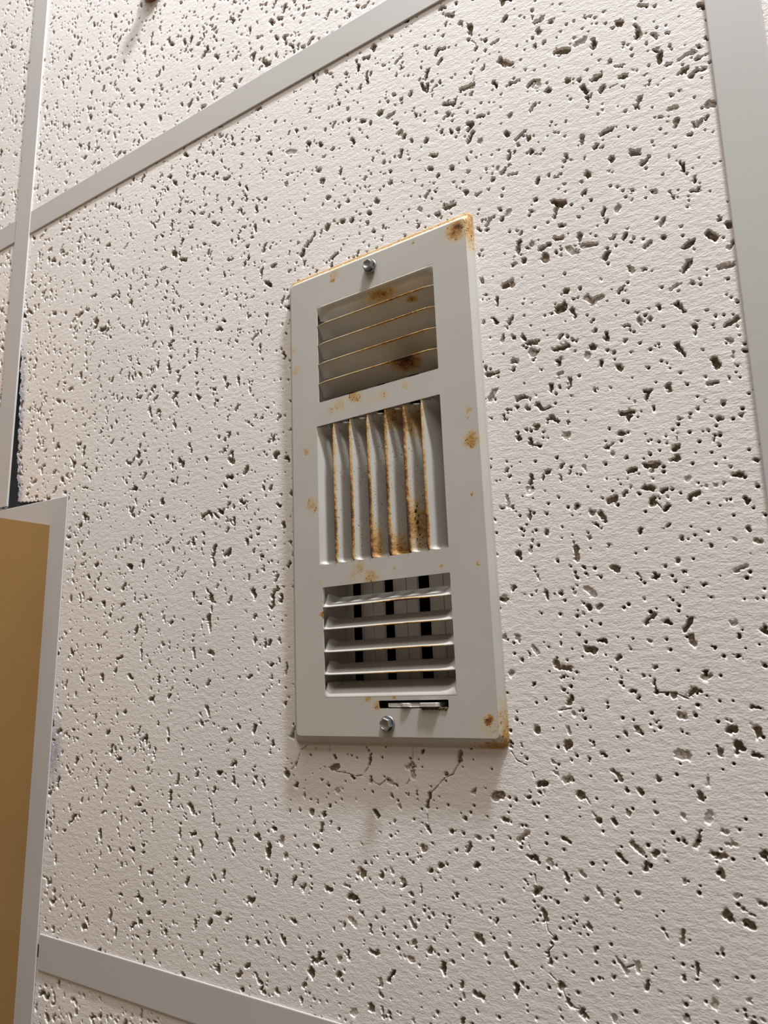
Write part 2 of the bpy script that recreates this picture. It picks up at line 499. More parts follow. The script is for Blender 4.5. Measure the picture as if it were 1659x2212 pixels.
FIS_TXT = (
    '515.0 186.9,514.8 189.8/1.25|502.4 184.2,504.8 185.1/1.43|516.2 193.2,522.5 195.0/1.38|508.1 191.8,510.3 195.1,512.7 195.6/1.27|'
    '526.7 204.0,528.2 201.3/1.21|530.4 194.6,532.4 193.9/0.80|536.5 197.5,538.4 194.0/1.19|545.9 204.7,549.1 203.1/1.03|555.5 202.6/1.07|'
    '563.9 211.3,568.1 209.5/1.53|575.1 208.0,577.6 210.8/1.44|583.4 218.1,585.6 215.7/1.17|578.2 226.4,583.6 226.6/1.29|562.7 222.9,566.0 219.3/1.10|'
    '537.8 212.3,539.4 215.2/1.04|544.9 216.3/0.83|531.7 224.5,534.5 221.9/1.17|512.8 216.5/1.02|505.0 215.5/1.11|516.1 221.7,518.7 226.0/1.49|'
    '518.8 224.7,523.4 224.0/1.34|509.1 221.0,511.1 220.9/0.82|500.7 223.5,504.2 222.4/1.53|508.0 226.3,509.1 230.2/1.23|'
    '556.2 230.7,558.7 228.9,561.3 228.7/0.92|556.6 238.1,559.4 239.9,561.4 243.1/1.10|550.2 237.5/1.49|545.5 236.8/0.75|566.0 230.5/0.78|574.2 249.4/1.04|'
    '577.9 254.9,583.0 252.9/1.37|577.8 261.4,579.5 263.1/1.02|570.7 245.5/0.76|540.3 240.6,540.9 243.8/0.82|533.6 242.7,535.8 242.7,535.6 245.3/0.70|'
    '545.3 242.4/1.00|564.9 250.9,565.0 255.4/0.77|523.8 243.4,524.1 247.2/1.04|518.9 240.6/0.86|533.0 250.3/0.95|539.8 252.8/0.69|'
    '498.5 244.8,504.3 244.6/1.03|516.9 249.3/1.72|514.0 253.0/1.59|507.7 249.0/0.88|508.4 243.6/0.88|526.3 255.2/1.16|'
    '555.9 258.0,557.4 260.7,559.3 264.7/1.08|571.0 269.5,572.8 272.8/1.49|579.5 268.0,579.4 271.1/0.73|584.9 268.8/1.11|499.7 252.1/1.09|520.0 259.3/0.91|'
    '528.6 261.8,529.6 264.3/1.27|504.3 262.9,504.0 267.0/1.07|516.1 271.8/1.04|567.0 276.6/0.86|568.2 280.6,572.1 280.3/0.80|576.6 280.1/0.84|'
    '550.6 277.1,551.0 279.7/1.20|539.4 277.7,542.4 277.8,540.0 281.7/1.10|542.8 286.8/0.97|534.5 282.1/0.74|527.8 286.2,533.3 286.0/1.25|'
    '532.6 286.5,530.2 290.5/0.99|565.9 288.0/0.74|573.1 290.8/0.84|562.3 290.9/0.75|579.8 297.6/0.99|510.4 286.2/0.78|570.8 297.6/1.34|567.5 295.7/0.73|'
    '554.1 294.4/0.76|558.3 294.4/0.69|500.8 291.9/1.78|527.3 296.0/1.49|521.7 292.7/0.69|567.4 307.7,568.2 304.8/0.84|519.0 301.9,522.9 300.6/1.01|'
    '551.2 307.7/1.51|508.7 304.6/0.90|549.0 312.8,551.3 312.6/1.63|521.9 305.3/0.69|528.4 308.0/0.74|583.5 319.3/1.06|540.3 314.9,542.0 313.5/1.16|'
    '554.7 323.1/0.86|573.5 323.8,576.8 324.3/1.07|573.2 320.3/0.57|562.1 327.0/0.66|569.5 327.7/0.82|566.3 327.4/0.47|560.4 326.9/0.40|'
    '554.6 331.6,558.7 329.5/0.96|537.9 324.7/1.39|543.3 326.9,545.7 325.7/0.76|538.7 330.6/1.53|544.5 334.9/1.51|577.1 334.5,577.9 337.5/0.59|'
    '569.8 335.1/0.71|551.2 328.8/0.75|542.3 344.3,545.2 342.8/0.86|549.5 349.4/0.92|561.8 353.7/0.71|561.1 347.7/0.57|577.0 348.8/1.10|571.6 352.6/0.69|'
    '579.6 353.5,581.1 354.3/0.95|567.5 354.9/0.70|547.2 359.4/0.99|541.6 361.2/0.74|536.8 365.3/1.50|549.0 364.8/0.84|'
    '568.6 366.9,571.4 365.7,574.1 364.5/0.76|563.8 367.9/0.63|557.4 370.5/0.53|577.3 378.6/0.60|576.7 359.3/0.48|548.0 373.3/0.47|'
    '489.3 442.1,490.7 440.8/1.53|503.0 439.7/1.03|505.6 443.9,507.7 445.4/0.64|482.2 448.5/1.07|483.6 453.8/0.86|488.2 456.7,490.0 455.8/1.51|'
    '474.1 459.2,478.0 459.2/1.35|510.5 451.4,512.3 452.8,513.7 454.8/0.94|530.1 453.8/1.07|540.0 443.0,542.6 443.2/2.11|556.1 441.2/1.41|'
    '563.5 438.6,565.6 439.6/1.39|569.1 441.7,571.7 442.1/1.20|550.4 450.6,550.3 454.6/0.85|493.9 462.2,495.1 463.4/1.61|515.8 459.2/1.23|521.7 459.4/1.21|'
    '546.5 458.5,547.1 461.0/0.85|549.7 466.4,548.8 469.3/1.12|515.9 468.7/0.91|527.6 467.7/0.89|538.8 467.9/0.92|502.2 473.7/1.25|509.0 473.1/1.23|'
    '526.0 472.5/0.65|484.7 482.1,487.6 483.6/0.91|516.1 481.0,520.1 484.6/1.20|509.5 486.4,512.6 489.2/0.85|526.1 484.0/1.34|530.1 479.0,530.0 483.5/0.64|'
    '538.3 478.7/1.14|544.7 473.6,544.4 477.5,542.2 479.7/0.79|554.6 477.3,558.4 477.2/0.93|554.0 472.4,555.6 473.1/0.77|549.2 482.0,553.5 482.6/1.38|'
    '568.6 479.9/1.21|478.0 493.8/1.50|497.2 491.6/1.25|521.5 488.5,520.7 491.4/0.94|470.4 492.5/1.66|484.6 497.0,485.7 500.4/0.96|'
    '492.3 496.0,493.8 497.6/1.01|499.3 501.6,501.4 504.3/0.98|493.8 507.1/0.99|516.5 501.3/1.06|507.8 505.7/1.38|551.8 488.8,552.0 490.9/1.25|'
    '536.8 493.9/0.85|470.2 506.7/2.23|473.1 514.7,473.9 518.2/0.91|494.2 518.1/1.10|552.3 504.5,553.4 506.2/1.45|556.8 497.0/0.80|566.0 498.6/1.30|'
    '558.9 501.7,562.4 503.3/0.74|559.4 506.8,561.4 507.6/1.47|526.3 514.1,528.3 517.7/0.74|534.4 513.4,533.9 517.8/1.00|477.8 525.9/1.46|'
    '488.3 527.7,489.8 529.1/0.86|496.0 527.2/0.85|474.0 532.4,475.1 535.8/1.02|505.3 528.2,509.2 533.6/0.89|514.3 529.3,514.7 532.0/1.15|'
    '538.8 525.0,538.5 530.8/0.82|533.2 531.3/1.10|548.9 518.7/0.80|503.7 536.8/0.65|479.2 544.3/1.55|518.2 535.2,517.3 538.6/0.68|545.7 531.5/0.85|'
    '544.2 539.1/1.48|557.4 535.1/1.18|482.1 550.0,483.2 552.0/0.86|478.2 554.2,478.6 557.5/0.68|488.6 553.7,490.4 554.5/1.50|502.3 553.1/1.34|'
    '532.9 546.1/1.46|555.2 540.6/0.82|561.3 541.1/0.91|377.8 450.0,376.9 455.2/0.99|410.6 447.4/1.27|433.2 446.8,432.6 450.5/1.54|'
    '403.7 454.2,404.5 459.6/1.62|400.8 455.6,406.5 454.9/1.20|350.9 458.6,355.2 457.1/1.89|353.1 452.7/1.23|365.7 462.7/1.47|378.0 463.5/1.43|'
    '389.0 462.8,394.3 465.2/1.23|424.3 457.7/0.98|440.1 464.8/1.49|451.3 466.5,454.6 465.5/1.84|325.1 457.9/1.39|318.1 463.8/1.81|325.1 469.3/1.28|'
    '343.7 465.6/0.86|348.6 467.8/1.04|331.4 471.4,331.4 476.4/0.68|355.1 470.6/1.49|336.4 483.0/1.34|345.2 483.5/1.50|349.1 479.2/1.31|'
    '343.8 488.9,343.5 492.6/1.31|355.4 490.2/0.92|379.7 479.1,381.6 480.8/1.67|395.9 475.5/1.37|392.3 483.4/1.03|414.4 468.0,413.8 471.1,412.3 474.2/0.99|'
    '412.0 483.8,414.1 486.6/0.99|426.6 485.4/1.67|406.6 467.8/1.01|391.2 470.8/1.21|401.3 469.3/0.93|456.0 476.7/1.35|441.1 486.1/1.08|448.6 485.4/0.61|'
    '434.8 493.5,436.7 490.1/1.01|428.8 493.8/1.02|462.6 485.3,467.1 481.8/1.10|467.2 492.0/1.37|434.3 478.2/1.02|339.7 501.0/1.78|409.3 494.4/2.05|'
    '370.8 496.6/0.89|377.8 498.5/0.96|314.2 500.3/2.07|317.2 508.3/1.36|334.7 510.4/1.03|329.1 512.2/1.04|371.0 510.7/2.19|383.9 510.7/1.62|'
    '390.2 507.7/1.01|419.3 502.0/1.43|413.4 504.9/1.13|440.0 499.2/1.37|373.6 505.5/0.96|469.3 465.2/1.18|466.5 441.1/0.76|461.2 442.7/0.92|'
    '555.7 70.1,559.0 71.8/1.14|583.4 85.7,585.6 87.9/1.44|552.4 80.1,553.7 84.0/1.03|553.7 87.2/2.04|560.1 89.4,562.1 93.1/1.17|557.0 94.0/0.90|'
    '560.7 99.8/0.88|562.7 103.3,562.5 107.5/1.37|571.5 111.1,574.6 110.3,578.5 110.5/1.18|579.5 114.7,583.4 114.7/0.94|578.4 121.2,582.7 121.7/0.89|'
    '570.8 118.5,573.9 117.7/1.39|575.8 122.9/1.42|565.3 111.1,567.5 111.4/0.76|581.1 108.9/1.05|584.3 105.3/0.84|568.5 103.4/0.76|'
    '548.5 128.0,551.3 123.3/1.11|582.1 141.8,583.9 142.4/1.73|564.7 135.8,567.6 136.6/1.22|567.5 143.0,566.4 146.6/1.21|'
    '574.3 148.5,575.5 150.8,578.1 148.6/1.24|559.7 138.2/1.13|544.8 152.3,548.3 153.8/1.54|548.5 160.4,552.6 157.5/0.81|567.5 168.0,567.4 171.9/0.82|'
    '572.9 176.5,571.7 179.3/0.91|570.3 183.8,574.4 184.9/0.91|553.6 177.7/1.21|560.1 179.7,562.1 183.9/0.73|556.9 192.6,554.4 196.2/1.14|581.0 202.3/0.78|'
    '584.1 206.7/1.63|542.6 172.1/1.25|542.4 177.3/0.86|561.7 162.0/0.73|579.9 181.6/0.59|565.9 128.9/0.75|563.5 200.1/0.81|585.5 119.3/1.03|'
    '460.7 158.0/0.82|463.3 162.1,465.5 159.4/1.22|473.1 161.3/1.47|458.1 162.6/1.03|462.8 165.0/1.02|480.5 171.8/0.78|483.9 173.7,482.5 174.9/0.84|'
    '501.5 183.7,505.4 184.7/1.12|482.0 178.7,480.9 181.2,480.9 185.2/1.23|488.8 183.0/1.15|487.4 184.8/0.83|493.8 187.4,498.3 186.1/1.26|495.6 192.6/2.62|'
    '502.1 191.9/0.86|504.3 194.9/1.10|457.9 178.6/1.36|477.3 191.3,478.6 190.7/1.30|483.8 190.8/1.15|477.9 187.2/0.71|470.8 201.6,473.1 201.1/1.63|'
    '476.0 201.7/1.81|458.5 194.7/1.48|459.4 203.4/0.80|462.2 207.2/0.86|467.2 207.1,466.6 211.5/0.78|463.6 217.8,466.0 221.7/1.04|'
    '475.2 221.1,471.7 225.9/0.83|458.2 218.9/1.19|469.5 229.8,469.0 232.9/0.90|475.5 232.7/1.14|480.8 233.8,481.9 236.3/1.12|482.4 237.7,486.7 238.9/1.36|'
    '485.4 243.8/2.33|487.9 244.1/0.85|500.3 239.4/1.07|496.9 245.2,504.3 244.8/1.20|499.8 250.8,499.2 254.3/1.06|474.0 245.9,475.9 246.6/1.25|'
    '474.1 250.2/1.37|459.2 249.8,464.8 250.2/1.29|458.1 246.0/0.91|500.4 258.8,498.3 258.9/0.70|498.3 261.3/0.53|462.9 259.8,459.7 264.1/1.39|'
    '462.6 264.7/1.01|475.5 267.6,479.3 266.6/1.11|493.8 263.8,493.9 268.6/0.89|498.4 265.8/0.70|486.0 272.3,487.9 275.1/1.08|489.1 275.9,492.1 275.4/0.95|'
    '469.0 272.0,470.9 272.1/0.87|474.7 271.4/0.86|481.0 273.9/1.21|467.1 276.8/0.99|492.9 280.9,496.5 284.0/1.06|484.6 284.5/1.90|501.3 285.5/1.03|'
    '500.3 291.7/2.00|474.9 288.6/1.39|480.9 289.8,481.6 292.9/1.07|482.5 293.6,485.4 294.7/1.19|503.7 224.5,500.4 225.3/1.44|505.8 215.5/1.50|'
    '502.8 216.7/0.78|498.3 228.8/0.72|503.1 265.4/0.70|467.0 299.8/0.73|479.1 285.0/0.72|482.3 269.1/0.67|467.4 303.9,466.4 305.7/0.74|'
    '480.5 309.4,480.6 311.0,479.6 313.6/0.99|488.8 309.1,489.9 309.0/1.35|486.8 310.4,486.2 313.0/0.54|496.2 307.6/1.06|495.4 311.7,495.7 314.4/0.95|'
    '500.4 311.5/1.05|507.7 309.3,508.8 311.8/0.72|528.5 315.3,531.9 314.6/1.13|527.9 318.7/0.78|536.8 313.4,541.4 314.6/1.25|539.8 316.4/1.19|'
    '479.1 316.7/2.46|466.5 318.1,466.8 323.6/1.01|469.0 324.7/1.22|463.0 324.2/1.24|478.4 328.9,478.1 332.1/0.70|502.5 329.0/1.44|510.0 332.3/1.11|'
    '504.3 332.6/0.56|518.6 327.9,521.6 327.5/1.49|521.2 329.7/0.79|526.4 325.5/1.37|529.2 323.2/0.63|534.9 323.8,538.6 324.8/1.34|538.5 330.7/1.80|'
    '514.2 333.6,515.0 335.7/1.20|515.9 336.8/1.24|510.8 338.2,513.6 340.8/0.75|495.1 337.8/0.73|486.1 340.4,486.7 338.9/0.85|493.9 343.3/1.04|'
    '499.8 345.5/0.71|478.8 343.2/0.86|507.7 344.9/1.00|516.8 349.4/0.98|471.5 344.6/0.87|470.7 348.7/1.52|477.9 348.1/0.91|500.8 348.7,500.6 354.2/1.27|'
    '503.9 358.5/1.15|505.8 362.6/0.65|519.1 360.3/1.83|511.5 363.8/0.98|529.9 364.2/1.03|523.7 365.3/0.67|531.6 344.6/1.33|532.2 343.2/0.86|'
    '474.1 361.0/0.69|480.4 360.5,481.1 363.1/0.53|500.0 363.4/0.65|467.4 365.2,466.5 366.7/1.08|484.1 369.0,484.8 371.5/1.14|492.0 370.5/0.92|'
    '498.7 370.2/0.70|504.6 368.7,508.1 372.1/1.39|461.7 371.0/1.63|479.1 368.1/0.68|472.7 369.4/0.48|536.3 365.6/1.15|532.8 326.7/0.63|'
    '459.4 371.1,463.4 371.1/0.94|484.8 372.2/1.13|510.0 377.4/1.52|504.6 377.5/1.54|501.6 380.7/0.70|505.6 384.3/0.61|'
    '534.6 382.9,532.0 384.9,530.4 386.6/0.93|540.3 386.4/1.54|549.9 385.8,547.5 389.6/1.24|566.0 388.3,567.9 388.4/0.86|568.7 393.2/1.17|578.7 391.9/1.02|'
    '549.5 393.2,549.9 396.3/1.09|558.6 397.9/0.86|565.3 401.2,568.9 402.6/0.72|553.6 408.7/1.33|553.1 410.4,555.4 410.1/1.33|577.1 406.1/0.88|'
    '461.0 389.8/1.34|467.5 389.6,468.6 392.8/1.08|476.2 395.0,478.0 398.2/1.13|473.4 398.5/0.81|489.8 393.9/0.94|507.6 393.4,511.8 393.4/1.06|'
    '502.6 397.4,506.1 397.5/1.52|517.1 401.4,516.3 401.8/1.10|524.0 393.3/0.73|531.5 394.3/0.85|522.6 397.2/0.73|527.3 409.5/0.64|532.9 406.0/0.70|'
    '532.0 412.0,532.5 416.5/0.77|486.8 402.6,488.2 406.1/1.26|490.2 405.3,493.0 405.8/1.40|491.5 409.1/0.93|463.4 407.6/1.32|469.4 401.5/0.73|'
    '489.9 415.8/1.00|493.2 419.5,491.8 421.8/1.14|494.2 426.5/0.60|487.4 427.7/0.69|510.2 421.6,510.4 424.1/0.80|522.0 416.2,523.4 416.9/1.14|'
    '524.3 419.4/0.85|540.1 417.9/1.23|546.4 418.2,548.3 415.8,551.2 416.2/1.08|558.0 419.8/1.04|570.8 422.7,573.2 423.0/0.75|541.3 426.4,543.2 427.1/1.01|'
    '560.0 428.1,561.7 429.0/1.03|561.7 432.0/1.66|571.3 431.7,571.7 433.6/1.37|568.9 428.9/0.69|531.1 429.7,532.9 429.0/0.83|522.1 432.0,523.7 433.7/0.92|'
    '524.7 434.7/0.84|517.5 435.3/1.14|475.2 434.3/1.41|491.0 432.4,491.3 435.7/0.76|501.0 432.9/0.59|489.7 440.1/1.81|502.8 439.3/1.17|563.6 437.7/1.64|'
    '461.8 441.1/1.12|444.2 12.0,448.2 14.3/1.48|443.1 18.2/1.15|453.4 23.2/1.45|459.1 28.0,459.3 33.1/1.43|457.9 36.8/1.11|468.8 43.6/1.24|'
    '472.3 48.4,476.1 47.6/1.15|462.1 46.1/1.56|481.6 35.9/1.52|497.7 39.5/1.18|499.2 48.7,503.4 48.7/1.46|508.3 53.0/1.28|493.3 41.7/0.81|500.9 55.4/1.88|'
    '498.3 63.2/1.01|503.4 64.5/1.28|510.0 73.7,515.8 76.1/1.68|511.4 77.1/1.11|521.8 74.9,525.7 74.8/1.64|531.0 78.0,530.6 82.2/1.34|'
    '527.1 61.4,530.0 61.9/0.89|544.7 74.4/2.09|552.8 85.7/1.78|538.4 94.7/1.17|541.4 99.1,544.4 100.3/0.97|477.5 61.9,480.2 66.0,483.8 67.5/1.73|'
    '465.9 61.7/1.69|468.0 50.8/1.00|457.9 60.4/0.94|445.5 56.9/1.04|454.3 62.2/0.78|452.1 68.3,459.0 69.4/1.72|458.0 74.4/1.70|440.0 72.4,445.4 75.5/1.44|'
    '442.0 80.3/1.27|472.4 73.7,473.7 77.5/1.20|480.1 80.7,482.3 79.9,487.3 80.5/1.33|492.5 87.0,496.2 85.0/1.08|498.0 88.2/2.69|504.1 95.3/1.81|'
    '515.1 94.6/1.36|521.4 97.5/1.01|528.2 101.2,532.0 100.3/1.32|523.0 102.2,524.6 106.6/1.60|525.3 109.8/1.32|533.9 107.7,531.9 109.6/1.04|'
    '538.1 109.8,540.5 109.6/0.97|542.6 106.5,545.3 107.1/1.15|544.5 113.0/0.82|495.9 99.9,493.3 102.7/1.27|493.6 98.4/0.78|481.1 100.0/1.45|'
    '460.9 91.6,465.0 92.7/1.06|454.0 93.0,457.7 94.8,454.6 97.2/1.23|447.8 93.7/1.09|442.7 91.8/1.02|457.4 100.8,453.8 105.4/1.52|462.0 107.9/1.20|'
    '478.3 110.7/1.81|483.7 116.5,488.8 113.6/1.14|490.8 119.0/1.55|484.8 120.7/0.99|505.2 121.9,507.8 123.4/1.02|512.4 118.4/0.94|492.0 127.6/1.53|'
    '499.4 129.4,497.5 131.5/0.82|480.1 123.1,478.4 126.8/1.07|452.9 115.8/1.36|443.1 117.8/1.39|453.6 124.5/1.05|471.5 129.8/0.94|'
    '478.6 130.6,474.1 133.9/0.93|478.2 137.0,482.4 137.3/0.78|468.3 135.1/1.31|494.9 145.4,494.4 148.1/0.96|500.9 146.5/0.88|507.0 148.3,503.3 149.6/0.93|'
    '511.2 139.5/1.46|510.1 141.2/1.07|520.4 131.7,519.9 134.9/1.05|530.9 134.0,536.7 134.2/1.48|527.0 140.2/1.67|543.7 135.8/1.12|'
    '544.2 151.2,547.5 152.6/1.54|534.1 150.8/1.76|521.5 154.4/1.80|518.2 157.1/0.97|518.9 163.9/1.16|543.3 127.0/0.88|549.2 127.1/1.24|451.5 136.6/1.65|'
    '457.7 140.9,460.7 140.2/0.96|492.5 157.2/1.50|489.7 163.2/1.23|501.8 162.3,507.4 165.9/1.67|504.1 166.7,502.4 171.6/1.19|528.9 176.9,527.5 179.7/1.37|'
    '535.3 179.4/1.47|542.4 171.7/0.91|522.3 169.0/0.70|476.2 159.5/1.97|473.2 161.2/1.27|471.8 155.6/0.92|437.1 140.7,444.0 141.2/1.38|508.8 154.7/0.86|'
    '515.5 176.5/0.83|496.9 78.6/0.86|476.4 41.8/0.76|350.2 3.7/1.85|342.9 2.2/1.12|367.1 14.2/1.79|384.3 21.3,383.3 24.6/1.21|429.2 43.7,428.2 47.2/1.26|'
    '406.5 35.2/1.07|359.6 20.8,357.6 25.9/0.90|378.7 30.4/1.30|341.9 7.9/1.21|384.6 29.9/1.20|432.0 53.1/1.25|437.7 56.4/1.24|423.4 47.5/1.04|'
    '416.7 54.2/1.76|404.4 48.9/1.07|409.7 54.7/1.05|399.7 51.9/1.16|440.5 72.9,445.7 75.4/1.52|451.2 69.0/1.34|337.4 26.5,334.9 28.8/1.02|367.7 41.9/1.23|'
    '361.3 34.5/1.60|352.4 33.7/0.90|393.6 56.7/2.33|403.2 62.1,399.8 62.9/1.63|405.5 69.6/1.46|420.2 70.9/1.26|434.2 76.4/1.23|442.4 80.7,439.3 82.3/1.05|'
    '369.4 50.7/1.57|379.2 56.1,381.8 56.9/1.54|386.1 61.0/1.68|357.9 46.6,355.5 49.7/0.98|332.0 39.7/0.93|317.4 36.6/1.53|324.5 37.6/1.51|349.4 48.6/0.90|'
    '408.1 78.0/1.76|410.9 82.0/1.59|416.0 87.0/1.89|426.5 91.8/1.69|437.4 90.2/1.13|443.4 93.3/1.04|448.6 94.2/1.11|370.9 65.6,373.1 69.4/1.03|'
    '334.9 52.4/1.84|339.8 53.7/1.18|345.5 58.8/1.62|355.4 65.7/1.24|316.4 51.2,322.5 53.8/1.70|347.8 68.7/0.98|409.4 90.3,407.6 94.3/1.19|414.4 99.5/1.09|'
    '429.2 102.5,433.0 104.5/1.22|381.4 78.0/0.84|387.2 87.8/1.32|395.6 93.8/1.22|400.0 101.2/1.28|428.9 111.8/1.51|443.0 117.8/1.32|343.5 77.0/1.97|'
    '362.1 84.4,361.1 88.1/1.12|346.8 86.3/2.12|364.2 91.8/0.77|381.0 98.4/1.24|315.0 75.8/1.68|316.0 68.4/1.31|400.2 109.4/1.75|417.4 115.0/1.15|'
    '422.3 121.1/0.91|433.2 118.5/0.82|425.2 128.2/1.51|351.3 100.9/1.91|331.4 93.9/1.26|367.6 109.4/1.26|360.4 110.6/1.36|390.0 118.1/1.77|'
    '373.0 104.7/0.84|409.8 127.5/0.85|420.6 135.8/1.66|383.9 124.3/1.46|437.5 141.9,443.4 141.3/1.46|432.2 143.5/1.91|370.5 124.0/1.66|362.5 121.8/1.69|'
    '355.8 118.9/1.20|382.0 130.3/1.46|350.7 121.4/2.41|328.1 107.2/0.99|323.6 101.4/1.00|308.7 102.5/0.93|340.0 122.3,336.2 127.5/1.05|333.8 128.3/1.94|'
    '387.0 137.9/1.20|419.1 145.9/1.65|363.2 138.6/1.08|394.1 137.4/1.03|345.6 123.6/1.13|325.6 124.6/1.25|376.4 130.9/0.74|393.0 146.2/0.71|'
    '409.2 148.9/0.99|328.6 135.4/1.06|370.9 149.9/0.98|382.1 147.6/0.72|373.5 505.6/0.95|370.9 511.0/2.20|367.9 512.0/1.18|384.1 510.6/1.14|'
    '390.2 507.4/0.85|397.1 512.1/1.94|396.7 514.0/1.11|391.2 513.5/0.91|413.5 504.9/1.01|419.5 501.8/1.47|439.7 499.1/1.41|464.9 502.9/0.84|'
    '468.2 492.4/1.33|346.9 521.8,350.5 521.9/0.84|360.1 518.4/0.97|362.2 523.6,366.0 524.0/1.62|368.1 525.6/1.02|407.1 512.6,407.8 515.5/0.88|'
    '401.6 517.0/1.09|427.7 514.6/1.17|440.5 517.4,441.4 520.2/0.88|370.1 530.3/1.08|384.4 527.9/0.84|363.3 534.8,365.8 536.9/1.90|359.0 538.6/1.03|'
    '379.5 531.7/0.64|375.7 536.0,376.1 539.0/0.92|401.2 529.1,403.0 532.4/1.08|413.8 525.1/0.86|423.2 526.9/0.78|426.1 524.7/0.84|425.8 532.3/1.15|'
    '417.5 533.6/0.65|414.4 536.7/0.72|449.4 521.8,448.6 524.1/0.92|455.1 526.5/0.78|455.1 532.0/0.96|438.1 531.4,441.4 533.1/1.25|402.4 539.6/1.74|'
    '412.0 541.8/1.44|414.2 542.0/1.17|392.7 544.2/0.96|375.5 547.7,378.7 549.0/0.92|380.3 548.1/0.91|398.7 547.3,401.3 548.0/1.08|'
    '360.9 550.8,361.3 553.8/0.87|356.3 548.5/0.88|354.9 555.6/1.17|351.6 541.7/0.97|345.3 559.8/1.34|419.1 546.0,419.3 551.1/1.42|424.2 544.5/0.89|'
    '453.2 536.7/1.20|455.9 539.5,457.1 540.9/0.95|354.8 563.1/1.60|347.9 569.9/1.03|389.6 555.7,386.8 559.5/1.23|381.6 560.5,382.3 563.3/1.24|'
    '381.4 567.1/0.89|361.5 568.9/1.00|429.1 552.7,428.6 555.0/0.69|429.8 558.6/0.81|435.4 556.2,440.1 557.2/1.11|457.6 548.9,457.4 552.6/1.35|'
    '460.6 547.2/1.05|450.8 555.3/0.77|364.6 579.1/1.97|375.7 574.4/1.80|382.1 573.4,383.1 578.5/0.95|386.7 575.1/0.88|436.4 563.9/1.10|428.6 569.4/1.36|'
    '400.8 575.6/1.31|414.6 568.7/0.83|458.1 519.1/0.72|469.5 507.3/1.31|452.9 513.4/0.80|423.1 568.9/0.69')
CRACK_TXT = (
    '552.3 300.9,551.8 304.9|540.0 331.1,542.3 334.6|471.5 453.8,472.5 456.4|476.8 461.2,476.5 464.4|497.1 463.5,499.4 467.6,499.3 469.5|'
    '499.6 470.0,502.0 472.9|469.9 500.6,470.1 503.6|473.9 518.8,474.6 522.9,477.2 524.8|477.0 528.4,474.1 531.3|474.1 540.6,477.3 542.9|'
    '480.0 546.4,481.4 549.6|483.2 552.0,487.1 552.4|509.3 531.9,512.8 530.2|377.2 455.2,373.0 460.6|353.0 460.1,360.5 460.5,367.8 461.7,373.0 461.0|'
    '378.0 463.5,383.0 465.6,387.0 463.0|405.0 444.9,404.3 451.9|402.5 461.2,400.6 464.0|'
    '433.0 450.5,430.2 454.4,428.3 457.4,423.8 459.2,420.0 462.8,415.3 467.2|412.8 474.9,412.5 481.6|333.1 446.8,328.5 449.6,326.2 455.7,321.6 461.0|'
    '349.4 446.2,349.3 449.2|341.9 492.7,341.3 496.8|461.1 444.9,464.0 449.0,468.7 450.9|467.3 485.6,468.5 490.2|532.6 416.9,539.8 416.9,545.9 419.6|'
    '486.8 425.1,492.8 424.3|547.5 389.9,544.1 389.8|457.3 25.3,459.1 28.4|459.8 39.1,462.3 42.1,462.5 45.5|460.5 63.7,459.1 68.6|448.8 71.5,447.4 74.8|'
    '516.9 51.4,515.6 50.7|497.5 42.6,498.0 46.0')
MAPPED = [[(502.3, 180.1), (599.6, 215.6), (587.8, 321.0), (493.6, 305.0)], [(538.2, 312.6), (587.8, 321.0), (581.2, 379.9), (532.5, 376.8)], [(472.2, 443.8), (574.5, 439.6), (563.1, 541.9), (464.4, 563.1)], [(310.8, 445.1), (472.5, 439.5), (468.4, 501.9), (311.5, 521.7)], [(551.1, 63.9), (601.4, 93.5), (588.7, 211.6), (539.9, 193.8)], [(458.8, 155.6), (504.1, 172.6), (494.7, 305.3), (451.4, 297.9)], [(456.8, 298.8), (540.3, 313.0), (534.5, 377.0), (452.9, 371.8)], [(460.6, 372.3), (581.2, 379.9), (574.9, 435.9), (456.7, 440.0)], [(443.1, 0.2), (551.1, 63.9), (540.3, 188.9), (436.6, 150.2)], [(306.7, -1.3), (449.6, 69.4), (444.8, 170.8), (307.8, 123.1)], [(345.2, 512.7), (468.7, 497.8), (464.4, 563.1), (344.7, 588.8)]]    # areas (mm) whose fissures are listed one by one
def _pts(t):
    return [tuple(float(q) for q in p.split()) for p in t.split(',')]
_fr = random.Random(77)
FISSURES = []
for it in FIS_TXT.split('|'):
    body, r = it.split('/')
    pts, r = _pts(body), float(r)
    if len(pts) == 1 and r > 0.6:           # blunt pits are never round: give them a short ragged run
        a = _fr.uniform(0.3, 2.6)
        k = r * _fr.uniform(0.25, 0.5)
        x, y = pts[0]
        pts = [(x - k * math.cos(a), y - k * math.sin(a)), (x + k * math.cos(a), y + k * math.sin(a))]
        r *= 0.9
    FISSURES.append((pts, [r * _fr.uniform(0.88, 1.22) for _ in pts], _fr.uniform(1.0, 3.6) * (1 if r < 1.7 else 0.6)))
CRACKS = [_pts(it) for it in CRACK_TXT.split('|')]
def in_quad(q, x, y):
    sgn = 0
    for i in range(4):
        ax, ay = q[i]
        bx, by = q[(i + 1) % 4]
        c = (bx - ax) * (y - ay) - (by - ay) * (x - ax)
        if c < 0:
            return False
    return True
def keep_main(x, y):
    return not any(in_quad(q, x * 1000, y * 1000) for q in MAPPED)

def main_extra(D, W, u0, v0):
    for (pts, rad, dep) in FISSURES:
        carve(D, W, u0, v0, [(a * MM, b * MM) for a, b in pts], [r * MM for r in rad], dep * MM, 0.0013, 0.00045)
    for pts in CRACKS:
        carve(D, W, u0, v0, [(a * MM, b * MM) for a, b in pts], [0.00024] * len(pts), 0.0026, 0.0003, 0.00024)

